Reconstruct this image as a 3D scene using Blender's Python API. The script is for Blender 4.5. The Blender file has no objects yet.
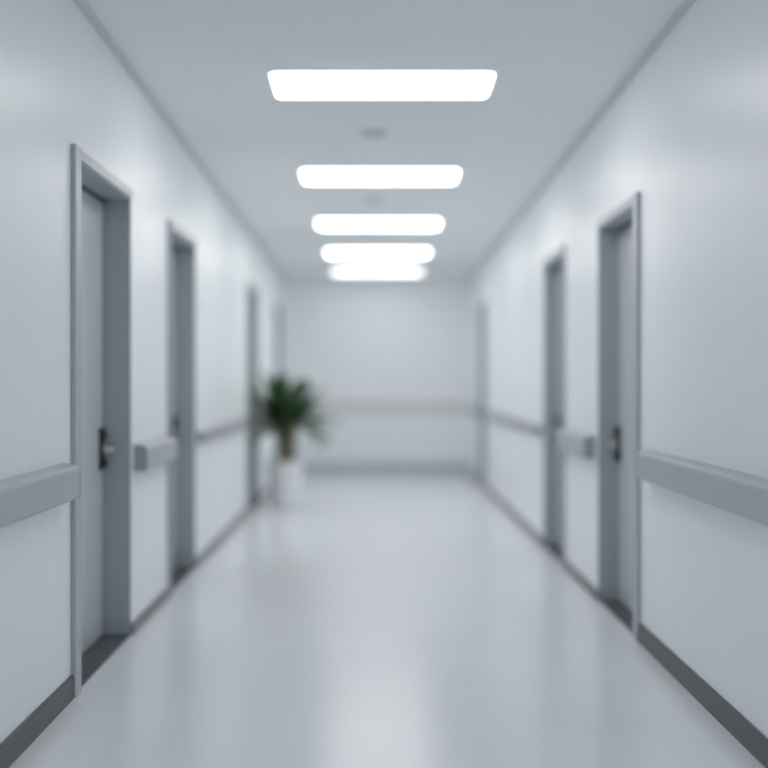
import bpy, bmesh, math, random
from mathutils import Vector, Matrix

random.seed(11)
S = bpy.context.scene
COL = S.collection

# ------------------------------------------------------------------ dimensions (metres)
EYE = 1.30
XL, XR = -1.238, 1.325            # wall faces
Y0, Y1 = -4.2, 15.65              # back and end of the corridor
WT = 0.22                         # wall thickness
SLOPE = 0.0173                    # the ceiling falls slightly towards the end
def ceil_z(y): return 2.972 - SLOPE * y
DOOR_H_L, DOOR_H_R = 2.225, 2.195

# ------------------------------------------------------------------ materials
def mat(name, color, rough=0.5, metal=0.0, coat=0.0, spec=0.5, bump=None, mottle=None):
    m = bpy.data.materials.new(name); m.use_nodes = True
    nt = m.node_tree; b = nt.nodes['Principled BSDF']
    b.inputs['Base Color'].default_value = (*color, 1)
    b.inputs['Roughness'].default_value = rough
    b.inputs['Metallic'].default_value = metal
    b.inputs['Coat Weight'].default_value = coat
    b.inputs['Specular IOR Level'].default_value = spec
    tc = nt.nodes.new('ShaderNodeTexCoord')
    if bump:
        n = nt.nodes.new('ShaderNodeTexNoise'); n.inputs['Scale'].default_value = bump[0]
        n.inputs['Detail'].default_value = 4
        nt.links.new(tc.outputs['Object'], n.inputs['Vector'])
        bp = nt.nodes.new('ShaderNodeBump'); bp.inputs['Strength'].default_value = bump[1]
        bp.inputs['Distance'].default_value = 0.002
        nt.links.new(n.outputs['Fac'], bp.inputs['Height'])
        nt.links.new(bp.outputs['Normal'], b.inputs['Normal'])
    if mottle:
        n = nt.nodes.new('ShaderNodeTexNoise'); n.inputs['Scale'].default_value = mottle[0]
        n.inputs['Detail'].default_value = 3
        nt.links.new(tc.outputs['Object'], n.inputs['Vector'])
        r = nt.nodes.new('ShaderNodeValToRGB')
        r.color_ramp.elements[0].position = 0.3; r.color_ramp.elements[1].position = 0.7
        k = mottle[1]
        r.color_ramp.elements[0].color = (*[c * (1 - k) for c in color], 1)
        r.color_ramp.elements[1].color = (*[min(1, c * (1 + k)) for c in color], 1)
        nt.links.new(n.outputs['Fac'], r.inputs['Fac'])
        nt.links.new(r.outputs['Color'], b.inputs['Base Color'])
    return m

M = {}
M['wall'] = mat('wall_paint', (0.883, 0.902, 0.917), 0.36, bump=(90, 0.05), mottle=(1.3, 0.012), spec=0.4)
M['ceiling'] = mat('ceiling_paint', (0.868, 0.886, 0.902), 0.8, bump=(120, 0.08))
M['floor'] = mat('vinyl_floor', (0.77, 0.787, 0.808), 0.21, spec=0.28, mottle=(2.2, 0.012))
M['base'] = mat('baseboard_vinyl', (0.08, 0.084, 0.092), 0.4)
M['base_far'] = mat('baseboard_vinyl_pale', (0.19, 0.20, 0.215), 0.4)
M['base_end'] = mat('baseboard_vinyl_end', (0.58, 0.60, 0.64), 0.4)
M['rail'] = mat('handrail_vinyl', (0.44, 0.46, 0.49), 0.38)
M['railcap'] = mat('handrail_cap', (0.34, 0.355, 0.38), 0.4)
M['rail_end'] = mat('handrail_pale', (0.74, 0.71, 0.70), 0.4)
M['leaf_door'] = mat('door_laminate', (0.54, 0.56, 0.59), 0.35, bump=(40, 0.04))
M['frame'] = mat('steel_frame_paint', (0.40, 0.45, 0.47), 0.32)
M['casing'] = mat('casing_paint', (0.44, 0.46, 0.49), 0.36)
M['edge_strip'] = mat('edge_strip_grey', (0.64, 0.67, 0.70), 0.6)
M['sill'] = mat('dark_threshold', (0.07, 0.078, 0.09), 0.5)
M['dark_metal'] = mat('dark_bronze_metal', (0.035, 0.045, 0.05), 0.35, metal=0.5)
M['chrome'] = mat('satin_chrome', (0.62, 0.62, 0.60), 0.28, metal=1.0)
M['plastic'] = mat('detector_plastic', (0.68, 0.69, 0.71), 0.5)
M['lampframe'] = mat('lamp_frame_white', (0.78, 0.82, 0.84), 0.5)
M['pot'] = mat('white_ceramic', (0.88, 0.89, 0.90), 0.3, coat=0.2)
M['soil'] = mat('potting_soil', (0.035, 0.025, 0.018), 0.95, bump=(60, 0.8))
M['trunk'] = mat('cane_bark', (0.23, 0.185, 0.12), 0.85, bump=(50, 0.7), mottle=(18, 0.3))
M['foliage'] = mat('green_leaf', (0.048, 0.110, 0.040), 0.5, mottle=(7, 0.45))

def emit(name, color, s):
    m = bpy.data.materials.new(name); m.use_nodes = True
    nt = m.node_tree; nt.nodes.clear()
    e = nt.nodes.new('ShaderNodeEmission'); o = nt.nodes.new('ShaderNodeOutputMaterial')
    e.inputs['Color'].default_value = (*color, 1); e.inputs['Strength'].default_value = s
    nt.links.new(e.outputs[0], o.inputs[0]); return m
M['lamp'] = emit('lamp_diffuser', (1.0, 1.0, 0.985), 3.75)
M['lamp_dim'] = emit('lamp_diffuser_dim', (1.0, 1.0, 0.985), 1.7)

# ------------------------------------------------------------------ mesh helpers
def link(name, bm, m, parent=None, loc=(0, 0, 0), smooth=False):
    bmesh.ops.recalc_face_normals(bm, faces=bm.faces[:])
    me = bpy.data.meshes.new(name); bm.to_mesh(me); bm.free()
    me.materials.append(m)
    if smooth:
        for p in me.polygons: p.use_smooth = True
    o = bpy.data.objects.new(name, me); COL.objects.link(o)
    o.location = loc
    if parent: o.parent = parent
    return o

def box(bm, x0, x1, y0, y1, z0, z1, zt=None):
    """zt(y) optional top height function"""
    t0 = zt(y0) if zt else z1; t1 = zt(y1) if zt else z1
    v = [bm.verts.new(p) for p in [(x0,y0,z0),(x1,y0,z0),(x1,y1,z0),(x0,y1,z0),
                                   (x0,y0,t0),(x1,y0,t0),(x1,y1,t1),(x0,y1,t1)]]
    for f in [(0,3,2,1),(4,5,6,7),(0,1,5,4),(1,2,6,5),(2,3,7,6),(3,0,4,7)]:
        bm.faces.new([v[i] for i in f])

def bevel(bm, w, seg=2):
    bmesh.ops.bevel(bm, geom=bm.edges[:], offset=w, segments=seg, profile=0.5, affect='EDGES')

def boxobj(name, d, m, parent=None, bev=0, seg=2):
    bm = bmesh.new(); box(bm, *d)
    if bev: bevel(bm, bev, seg)
    return link(name, bm, m, parent)

def lathe(bm, prof, n=32, c=(0, 0, 0)):
    rings = []
    for r, z in prof:
        rings.append([bm.verts.new((c[0] + r*math.cos(2*math.pi*i/n), c[1] + r*math.sin(2*math.pi*i/n), c[2] + z)) for i in range(n)])
    for a, b in zip(rings, rings[1:]):
        for i in range(n): bm.faces.new([a[i], a[(i+1) % n], b[(i+1) % n], b[i]])
    bm.faces.new(rings[0][::-1]); bm.faces.new(rings[-1])

def tube(bm, pts, rad, n=10):
    pts = [Vector(p) for p in pts]; rings = []
    if not isinstance(rad, (list, tuple)): rad = [rad]*len(pts)
    for i, p in enumerate(pts):
        d = (pts[min(i+1, len(pts)-1)] - pts[max(i-1, 0)]).normalized()
        u = d.cross(Vector((0, 0, 1)) if abs(d.z) < 0.9 else Vector((1, 0, 0))).normalized(); w = d.cross(u)
        rings.append([bm.verts.new(p + rad[i]*(math.cos(2*math.pi*k/n)*u + math.sin(2*math.pi*k/n)*w)) for k in range(n)])
    for a, b in zip(rings, rings[1:]):
        for i in range(n): bm.faces.new([a[i], a[(i+1) % n], b[(i+1) % n], b[i]])
    bm.faces.new(rings[0][::-1]); bm.faces.new(rings[-1])

def extrude_profile(bm, prof, y0, y1):
    """prof: list of (x,z)"""
    a = [bm.verts.new((x, y0, z)) for x, z in prof]; b = [bm.verts.new((x, y1, z)) for x, z in prof]
    n = len(prof)
    for i in range(n): bm.faces.new([a[i], a[(i+1) % n], b[(i+1) % n], b[i]])
    bm.faces.new(a[::-1]); bm.faces.new(b)

def thing(name, loc, label=None, cat=None, group=None, kind=None):
    o = bpy.data.objects.new(name, None); COL.objects.link(o); o.location = loc
    o.empty_display_size = 0.1
    return tag(o, label, cat, group, kind)
def tag(o, label=None, cat=None, group=None, kind=None):
    if label: o['label'] = label
    if cat: o['category'] = cat
    if group: o['group'] = group
    if kind: o['kind'] = kind
    return o

# ------------------------------------------------------------------ doors: (near y, far y, recess)
DL = [(4.71, 5.76), (6.80, 7.84), (11.05, 12.05), (14.25, 15.10)]
DR = [(5.71, 6.69), (7.86, 8.84), (13.35, 14.25)]
REC_L, REC_R = 0.14, 0.115

# ------------------------------------------------------------------ shell
tag(boxobj('floor', (XL-WT, XR+WT, Y0-WT, Y1+WT, -0.1, 0.0), M['floor']),
    'pale blue grey glossy vinyl floor running down the corridor', 'floor', kind='structure')
bm = bmesh.new()
v = []
for x, y, dz in [(XL-WT,Y0-WT,0),(XR+WT,Y0-WT,0),(XR+WT,Y1+WT,0),(XL-WT,Y1+WT,0)]: v.append(bm.verts.new((x,y,ceil_z(y))))
w = [bm.verts.new((q.co.x, q.co.y, q.co.z+0.12)) for q in v]
bm.faces.new(v); bm.faces.new(w[::-1])
for i in range(4): bm.faces.new([v[i], v[(i+1)%4], w[(i+1)%4], w[i]])
tag(link('ceiling', bm, M['ceiling']), 'smooth pale grey ceiling with five lit panels', 'ceiling', kind='structure')

def side_wall(name, xin, xout, doors, label):
    x0, x1 = sorted((xin, xout)); bm = bmesh.new(); y = Y0
    for a, b in doors:
        box(bm, x0, x1, y, a-0.001, 0, 0, ceil_z)
        box(bm, x0, x1, a-0.001, b+0.001, (DOOR_H_L if xin < 0 else DOOR_H_R)+0.001, 0, ceil_z)
        y = b+0.001
    box(bm, x0, x1, y, Y1, 0, 0, ceil_z)
    bmesh.ops.remove_doubles(bm, verts=bm.verts[:], dist=1e-5)
    seen = {}
    for f in bm.faces[:]:                       # drop the coincident internal faces
        k = tuple(sorted(vv.index for vv in f.verts)); seen.setdefault(k, []).append(f)
    return tag(link(name, bm, M['wall']), label, 'wall', kind='structure')
side_wall('wall_left', XL, XL-WT, DL, 'left corridor wall, pale satin paint, with four recessed doors')
side_wall('wall_right', XR, XR+WT, DR, 'right corridor wall, pale satin paint, with three recessed doors')
bm = bmesh.new(); box(bm, XL-WT, XR+WT, Y1, Y1+WT, 0, 0, ceil_z)
tag(link('wall_end', bm, M['wall']), 'plain pale wall closing the far end of the corridor', 'wall', kind='structure')
bm = bmesh.new(); box(bm, XL-WT, XR+WT, Y0-WT, Y0, 0, 0, ceil_z)
tag(link('wall_back', bm, M['wall']), 'plain pale wall at the near end of the corridor', 'wall', kind='structure')

# slim grey strips where the side walls meet the ceiling
for nm, x0, x1 in (('edge_strip_1', XL, XL+0.028), ('edge_strip_2', XR-0.028, XR)):
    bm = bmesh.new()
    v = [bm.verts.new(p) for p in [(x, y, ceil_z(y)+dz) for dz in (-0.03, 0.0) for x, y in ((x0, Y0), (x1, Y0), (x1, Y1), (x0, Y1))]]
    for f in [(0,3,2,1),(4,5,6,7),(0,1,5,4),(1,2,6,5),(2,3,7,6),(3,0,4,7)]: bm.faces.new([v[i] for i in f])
    tag(link(nm, bm, M['edge_strip']), 'slim grey strip between the side wall and the ceiling', 'trim', kind='structure')

# ------------------------------------------------------------------ baseboards
CAS = 0.10
def base_segments(doors, a=Y0, b=Y1):
    out = []; y = a
    for p, q in doors:
        c = CAS if p < 6 else 0.04
        out.append((y, p-c+0.01)); y = q+0.002
    out.append((y, b)); return out
def baseboard(name, x, s, seg, m, h=0.095, t=0.014):
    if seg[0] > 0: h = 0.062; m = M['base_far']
    # s: +1 grows towards +x
    bm = bmesh.new(); y0, y1 = seg
    extrude_profile(bm, [(x, 0), (x+s*t, 0), (x+s*t, h-0.012), (x+s*t*0.45, h), (x, h)], y0, y1)
    return link(name, bm, m)
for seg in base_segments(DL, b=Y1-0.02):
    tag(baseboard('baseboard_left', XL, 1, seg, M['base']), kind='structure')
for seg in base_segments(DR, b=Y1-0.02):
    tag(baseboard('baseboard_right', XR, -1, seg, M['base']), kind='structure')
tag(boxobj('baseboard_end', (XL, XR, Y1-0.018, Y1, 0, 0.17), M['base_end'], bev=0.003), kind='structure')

# ------------------------------------------------------------------ doors
def make_door(name, side, a, b, rec, label):
    """side -1 left wall, +1 right wall. Built in world coordinates about an Empty at the threshold."""
    X = XL if side < 0 else XR
    DOOR_H = DOOR_H_L if side < 0 else DOOR_H_R
    c = ((X), (a+b)/2, 0)
    root = thing(name, c, label, 'door', kind='structure')
    def px(d):            # d metres INTO the wall from its face -> local x
        return side*d
    hw = (b-a)/2
    CAS = 0.10 if a < 6 else 0.04
    def pbox(nm, d0, d1, y0, y1, z0, z1, m, bev=0.0, parent=None):
        x0, x1 = sorted((px(d0), px(d1)))
        return boxobj(nm, (x0, x1, y0, y1, z0, z1), m, parent or root, bev)
    # steel frame lining the reveal: jambs, head
    J = 0.010
    pbox('jamb', 0.0, WT, -hw, -hw+J, 0.0, DOOR_H, M['frame'])
    pbox('jamb', 0.0, WT, hw-J, hw, 0.0, DOOR_H, M['frame'])
    pbox('frame_head', 0.0, WT, -hw+J, hw-J, DOOR_H-J, DOOR_H, M['frame'])
    # casing on the wall face
    P = 0.020
    pbox('casing', -P, 0.0, -hw-CAS+0.01, -hw+0.004, 0.0, DOOR_H+0.042, M['casing'], 0.004)
    pbox('casing_head', -P*0.5, 0.0, -hw+0.004, hw, DOOR_H-0.004, DOOR_H+0.042, M['casing'], 0.003)
    pbox('threshold', 0.0, rec+0.045, -hw+J, hw-J, 0.0, 0.006, M['sill'], 0.002)
    # leaf
    leaf = pbox('leaf', rec, rec+0.045, -hw+J+0.003, hw-J-0.003, 0.008, DOOR_H-J-0.003, M['leaf_door'], 0.002)
    pbox('shade_strip', rec-0.010, rec, -hw+J, hw-J, DOOR_H-J-0.016, DOOR_H-J, M['dark_metal'])  # dark strip imitating the shade at the top of the recess
    for z in (0.25, 1.1, 1.95):
        bm = bmesh.new(); lathe(bm, [(0.004, -0.052), (0.008, -0.05), (0.008, 0.05), (0.004, 0.052)], 12,
                                (px(rec-0.008), -hw+J+0.010, z))
        link('hinge', bm, M['frame'], leaf, smooth=False)
    # handle on the far side of the leaf
    hy = hw-J-0.052
    HZ = 0.952 if side < 0 else 0.925
    pl = pbox('handle_plate', rec-0.018, rec, hy-0.032, hy+0.032, HZ-0.105, HZ+0.105, M['dark_metal'], 0.003, parent=leaf)
    bm = bmesh.new()
    tube(bm, [(px(rec-0.018), hy, HZ), (px(rec-0.055), hy, HZ), (px(rec-0.064), hy-0.008, HZ),
              (px(rec-0.066), hy-0.022, HZ), (px(rec-0.066), hy-0.125, HZ-0.003)], [0.010, 0.010, 0.010, 0.010, 0.008], 12)
    link('lever', bm, M['chrome'], leaf, smooth=True)
    bm = bmesh.new(); tube(bm, [(px(rec-0.018), hy, HZ), (px(rec-0.030), hy, HZ)], 0.026, 20)
    link('rosette', bm, M['chrome'], leaf)
    bm = bmesh.new(); tube(bm, [(px(rec-0.018), hy, HZ-0.07), (px(rec-0.034), hy, HZ-0.07)], 0.015, 16)
    link('lock_cylinder', bm, M['dark_metal'], leaf)
    bm = bmesh.new(); tube(bm, [(px(rec-0.018), hy, HZ+0.07), (px(rec-0.030), hy, HZ+0.07)], 0.014, 16)
    link('thumb_turn', bm, M['dark_metal'], leaf)
    return root

n = 0
LL = ['nearest recessed grey door in the left wall, lever handle in view',
      'second recessed grey door along the left wall',
      'third grey door along the left wall, behind the potted plant',
      'last narrow-looking door on the left, in the corner by the end wall']
RL = ['nearest recessed grey door in the right wall, lever handle in view',
      'second recessed grey door along the right wall',
      'last grey door on the right, close to the end wall']
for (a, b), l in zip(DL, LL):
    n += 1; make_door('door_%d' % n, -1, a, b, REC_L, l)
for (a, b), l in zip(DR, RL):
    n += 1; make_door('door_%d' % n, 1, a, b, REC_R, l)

# ------------------------------------------------------------------ handrails
RT, RH, RP = EYE-0.345, 0.126, 0.068       # top, height, stand-out
def rail_profile(s, slim=False):
    if slim:
        t, b, p = RT-0.022, RT-0.095, 0.045
        return [(0, t+0.008), (s*(p-0.008), t), (s*p, t-0.010), (s*p, b+0.008), (s*(p-0.008), b), (0, b+0.002)]
    return [(s*0.0, RT+0.014), (s*(RP-0.016), RT+0.006), (s*(RP-0.003), RT-0.004), (s*RP, RT-0.014),
            (s*RP, RT-RH+0.012), (s*(RP-0.010), RT-RH), (s*0.014, RT-RH), (s*0.0, RT-RH+0.004)]
def handrail(side, a, b, label):
    X = XL if side < 0 else XR; s = -side
    r = thing('handrail', (X, (a+b)/2, 0), label, 'handrail', 'grey handrails along the corridor')
    h = (b-a)/2; slim = a > 7; rm = M['railcap'] if slim else M['rail']
    bm = bmesh.new(); extrude_profile(bm, rail_profile(s, slim), -h+0.03, h-0.03)
    link('rail', bm, rm, r)
    for q0, q1 in ((-h, -h+0.03), (h-0.03, h)):
        bm = bmesh.new(); extrude_profile(bm, rail_profile(s, slim), q0, q1)
        link('end_cap', bm, M['railcap'], r)
    return r
G = 0.06
handrail(-1, Y0+0.05, 4.52, 'grey wall handrail in the left foreground, before the nearest left door')
handrail(-1, DL[0][1]+0.06, DL[1][0]-0.05, 'short grey handrail between the first and second left doors')
handrail(-1, DL[1][1]+0.07, DL[2][0]-0.06, 'long slim grey handrail on the left wall between second door and plant')
handrail(-1, DL[2][1]+0.30, DL[3][0]-0.06, 'slim grey handrail on the left wall behind the plant foliage')
handrail(1, Y0+0.05, 5.42, 'grey wall handrail in the right foreground, before the nearest right door')
handrail(1, DR[0][1]+0.07, DR[1][0]-0.06, 'short grey handrail between the first and second right doors')
handrail(1, DR[1][1]+0.07, DR[2][0]-0.06, 'long slim grey handrail on the right wall between second and last doors')
handrail(1, DR[2][1]+0.07, Y1-0.12, 'short slim grey handrail on the right wall beyond the last door')
r = thing('handrail', ((XL+XR)/2, Y1, 0), 'pale beige handrail running across the end wall', 'handrail')
w = (XR-XL)/2-0.12
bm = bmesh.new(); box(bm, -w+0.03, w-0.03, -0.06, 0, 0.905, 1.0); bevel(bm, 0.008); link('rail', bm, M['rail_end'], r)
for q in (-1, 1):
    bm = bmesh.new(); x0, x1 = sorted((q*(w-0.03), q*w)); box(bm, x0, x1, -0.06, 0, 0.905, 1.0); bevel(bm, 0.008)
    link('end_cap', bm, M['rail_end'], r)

# ------------------------------------------------------------------ ceiling lights
def rounded(bm, hx, hy, r, z0, z1, n=6):
    pts = []
    for cx, cy, a0 in ((hx-r, hy-r, 0), (-hx+r, hy-r, 90), (-hx+r, -hy+r, 180), (hx-r, -hy+r, 270)):
        for i in range(n+1):
            t = math.radians(a0 + 90*i/n); pts.append((cx+r*math.cos(t), cy+r*math.sin(t)))
    a = [bm.verts.new((x, y, z0)) for x, y in pts]; b = [bm.verts.new((x, y, z1)) for x, y in pts]
    for i in range(len(pts)): bm.faces.new([a[i], a[(i+1) % len(pts)], b[(i+1) % len(pts)], b[i]])
    bm.faces.new(a[::-1]); bm.faces.new(b)
def make_lamp():
    t = thing('ceiling_light', (0, 0, 0), None, 'ceiling light', 'flat white panels along the ceiling')
    bm = bmesh.new(); rounded(bm, 0.59, 0.245, 0.05, -0.010, 0.0); link('lamp_frame', bm, M['lampframe'], t)
    bm = bmesh.new(); rounded(bm, 0.572, 0.228, 0.04, -0.018, -0.010); link('diffuser', bm, M['lamp'], t)
    return t
def dup(root, loc, label):
    q = root.copy(); COL.objects.link(q); q.location = loc; q['label'] = label
    for ch in list(root.children):
        c = ch.copy(); COL.objects.link(c); c.parent = q
    return q
TILT = -math.atan(SLOPE)
CX = 0.043
LY = [(5.975, 'nearest and largest lit white ceiling panel, at the top of the picture'),
      (8.42, 'second lit ceiling panel, between the two round ceiling detectors'),
      (10.72, 'third lit ceiling panel, the middle of the five'),
      (12.82, 'fourth lit ceiling panel, next to last before the end wall'),
      (14.72, 'farthest and smallest lit ceiling panel, right by the end wall'),
      (1.30, 'unseen ceiling panel above the camera, added to light the foreground'),  # out of view, added to brighten the foreground
      (-1.05, 'unseen ceiling panel behind the camera, added to light the foreground')]  # likewise an added light, never in view
lamp = make_lamp(); lamp.rotation_euler.x = TILT
for i, (y, l) in enumerate(LY):
    if i == 0:
        lamp.location = (CX, y, ceil_z(y)); lamp['label'] = l
    else:
        q = dup(lamp, (CX, y, ceil_z(y)), l)
        if y > 14:                                # the last fitting gives visibly less light
            for ch in q.children:
                if ch.name.startswith('diffuser'):
                    ch.data = ch.data.copy(); ch.data.materials[0] = M['lamp_dim']

# ------------------------------------------------------------------ detectors
det = thing('smoke_detector', (0.0, 7.07, ceil_z(7.07)), 'round grey detector on the ceiling between first and second panels',
            'smoke detector', 'round ceiling detectors')
det.rotation_euler.x = TILT
bm = bmesh.new(); lathe(bm, [(0.085, 0.0), (0.087, -0.010), (0.078, -0.014)], 32); link('base', bm, M['plastic'], det)
bm = bmesh.new(); lathe(bm, [(0.066, -0.014), (0.062, -0.024), (0.044, -0.031), (0.010, -0.033)], 32); link('cap', bm, M['plastic'], det)
d2 = dup(det, (0.0, 9.43, ceil_z(9.43)), 'round grey detector on the ceiling between second and third panels')

# ------------------------------------------------------------------ potted plant
PX, PY = -0.915, 11.74
pl = thing('potted_plant', (PX, PY, 0), 'leafy green cane plant in a white pot on the floor by the left wall', 'plant')
bm = bmesh.new()
lathe(bm, [(0.145, 0.0), (0.158, 0.012), (0.184, 0.43), (0.193, 0.435), (0.195, 0.465), (0.180, 0.468), (0.174, 0.425), (0.02, 0.422)], 48)
link('pot', bm, M['pot'], pl)
bm = bmesh.new(); lathe(bm, [(0.168, 0.423), (0.171, 0.434), (0.10, 0.444), (0.01, 0.448)], 32); link('soil', bm, M['soil'], pl)
heads = []
for (bx, by, tx, ty, tz, r) in [(-0.03, 0.0, -0.075, 0.01, 0.93, 0.052), (0.035, 0.02, 0.075, 0.03, 0.90, 0.050), (0.0, -0.045, 0.01, -0.05, 0.86, 0.046)]:
    pts = []; rad = []; N = 16
    for i in range(N+1):
        t = i/N
        pts.append((bx+(tx-bx)*t + 0.008*math.sin(5*t), by+(ty-by)*t, 0.43+(tz-0.43)*t))
        rad.append(r*(0.85+0.25*t)*(1+0.06*(i % 2)))
    bm = bmesh.new(); tube(bm, pts, rad, 14); link('trunk', bm, M['trunk'], pl, smooth=True)
    heads.append(Vector(pts[-1]))
def leafblade(bm, base, az, el, L, W, droop):
    d = Vector((math.cos(az), math.sin(az), 0)); side = Vector((-math.sin(az), math.cos(az), 0))
    N = 10
    # stay clear of the wall and of the door recess behind the plant
    lim = (1.325 if abs(PY+base.y+d.y*L*0.8-11.55) < 0.36 else 1.195)-abs(PX)
    while True:
        p = base.copy(); e = el; rows = []
        for i in range(N+1):
            t = i/N
            wdt = W*(math.sin(math.pi*(0.13+0.87*t))**0.55) if t < 1 else 0.001
            tang = d*math.cos(e)+Vector((0, 0, 1))*math.sin(e); nrm = side.cross(tang)
            rows.append([p-side*wdt, p-nrm*wdt*0.3, p+side*wdt])
            p = p+tang*(L/N); e -= droop/N
        if min(v.x for rr in rows for v in rr) > -lim or L < 0.1: break
        L *= 0.94
    f = [[bm.verts.new(x) for x in rr] for rr in rows]
    for a, b in zip(f, f[1:]):
        bm.faces.new([a[0], a[1], b[1], b[0]]); bm.faces.new([a[1], a[2], b[2], b[1]])
for hi, h in enumerate(heads):
    bm = bmesh.new()
    K = [15, 14, 12][hi]
    for k in range(K):
        az = k*2.399963 + hi
        t = k/K
        el = math.radians(82 - 96*t + random.uniform(-9, 9))
        L = random.uniform(0.50, 0.60)*(0.92+0.12*t)
        base = h+Vector((0, 0, -0.09*t+0.01))
        leafblade(bm, base, az, el, L, random.uniform(0.050, 0.066)*(1.25 if math.cos(az) < -0.2 else 1.0), math.radians(random.uniform(15, 40)))
    if hi == 0:                                   # the long leaves leaning out over the door recess
        for az, el in ((3.0, 55), (3.3, 28), (3.5, 8), (3.15, -8), (3.65, -22), (3.8, 40)):
            leafblade(bm, h+Vector((0, -0.02, -0.03)), az, math.radians(el), 0.55, 0.062, math.radians(22))
    if hi == 1:                                   # and those reaching into the corridor
        for az, el in ((0.1, 62), (-0.2, 42), (0.25, 24), (-0.1, 8), (0.2, -6), (-0.25, -22), (0.0, -34), (-0.6, 50)):
            leafblade(bm, h+Vector((0, 0, -0.03)), az, math.radians(el), 0.46, 0.060, math.radians(20))
    o = link('foliage', bm, M['foliage'], pl, smooth=True)
    md = o.modifiers.new('thick', 'SOLIDIFY'); md.thickness = 0.002

# ------------------------------------------------------------------ world, camera
wd = bpy.data.worlds.new('world'); S.world = wd; wd.use_nodes = True
wd.node_tree.nodes['Background'].inputs[0].default_value = (0.5, 0.55, 0.6, 1)
wd.node_tree.nodes['Background'].inputs[1].default_value = 0.3
cam = bpy.data.cameras.new('camera'); co = bpy.data.objects.new('camera', cam); COL.objects.link(co)
co.location = (0, 0, EYE); co.rotation_euler = (math.pi/2, 0, 0)
cam.sensor_width = 36; cam.lens = 36*1131/768
cam.shift_x = (384-374)/768; cam.shift_y = (380-384)/768
cam.clip_start = 0.05
cam.dof.use_dof = True; cam.dof.focus_distance = 4.3
cam.dof.aperture_fstop = (cam.lens/1000)/0.096
S.camera = co
S.view_settings.view_transform = 'Standard'; S.view_settings.look = 'None'
S.view_settings.exposure = 1.14; S.view_settings.gamma = 1; S.view_settings.use_curve_mapping = False
S.cycles.max_bounces = 24; S.cycles.diffuse_bounces = 20; S.cycles.glossy_bounces = 8
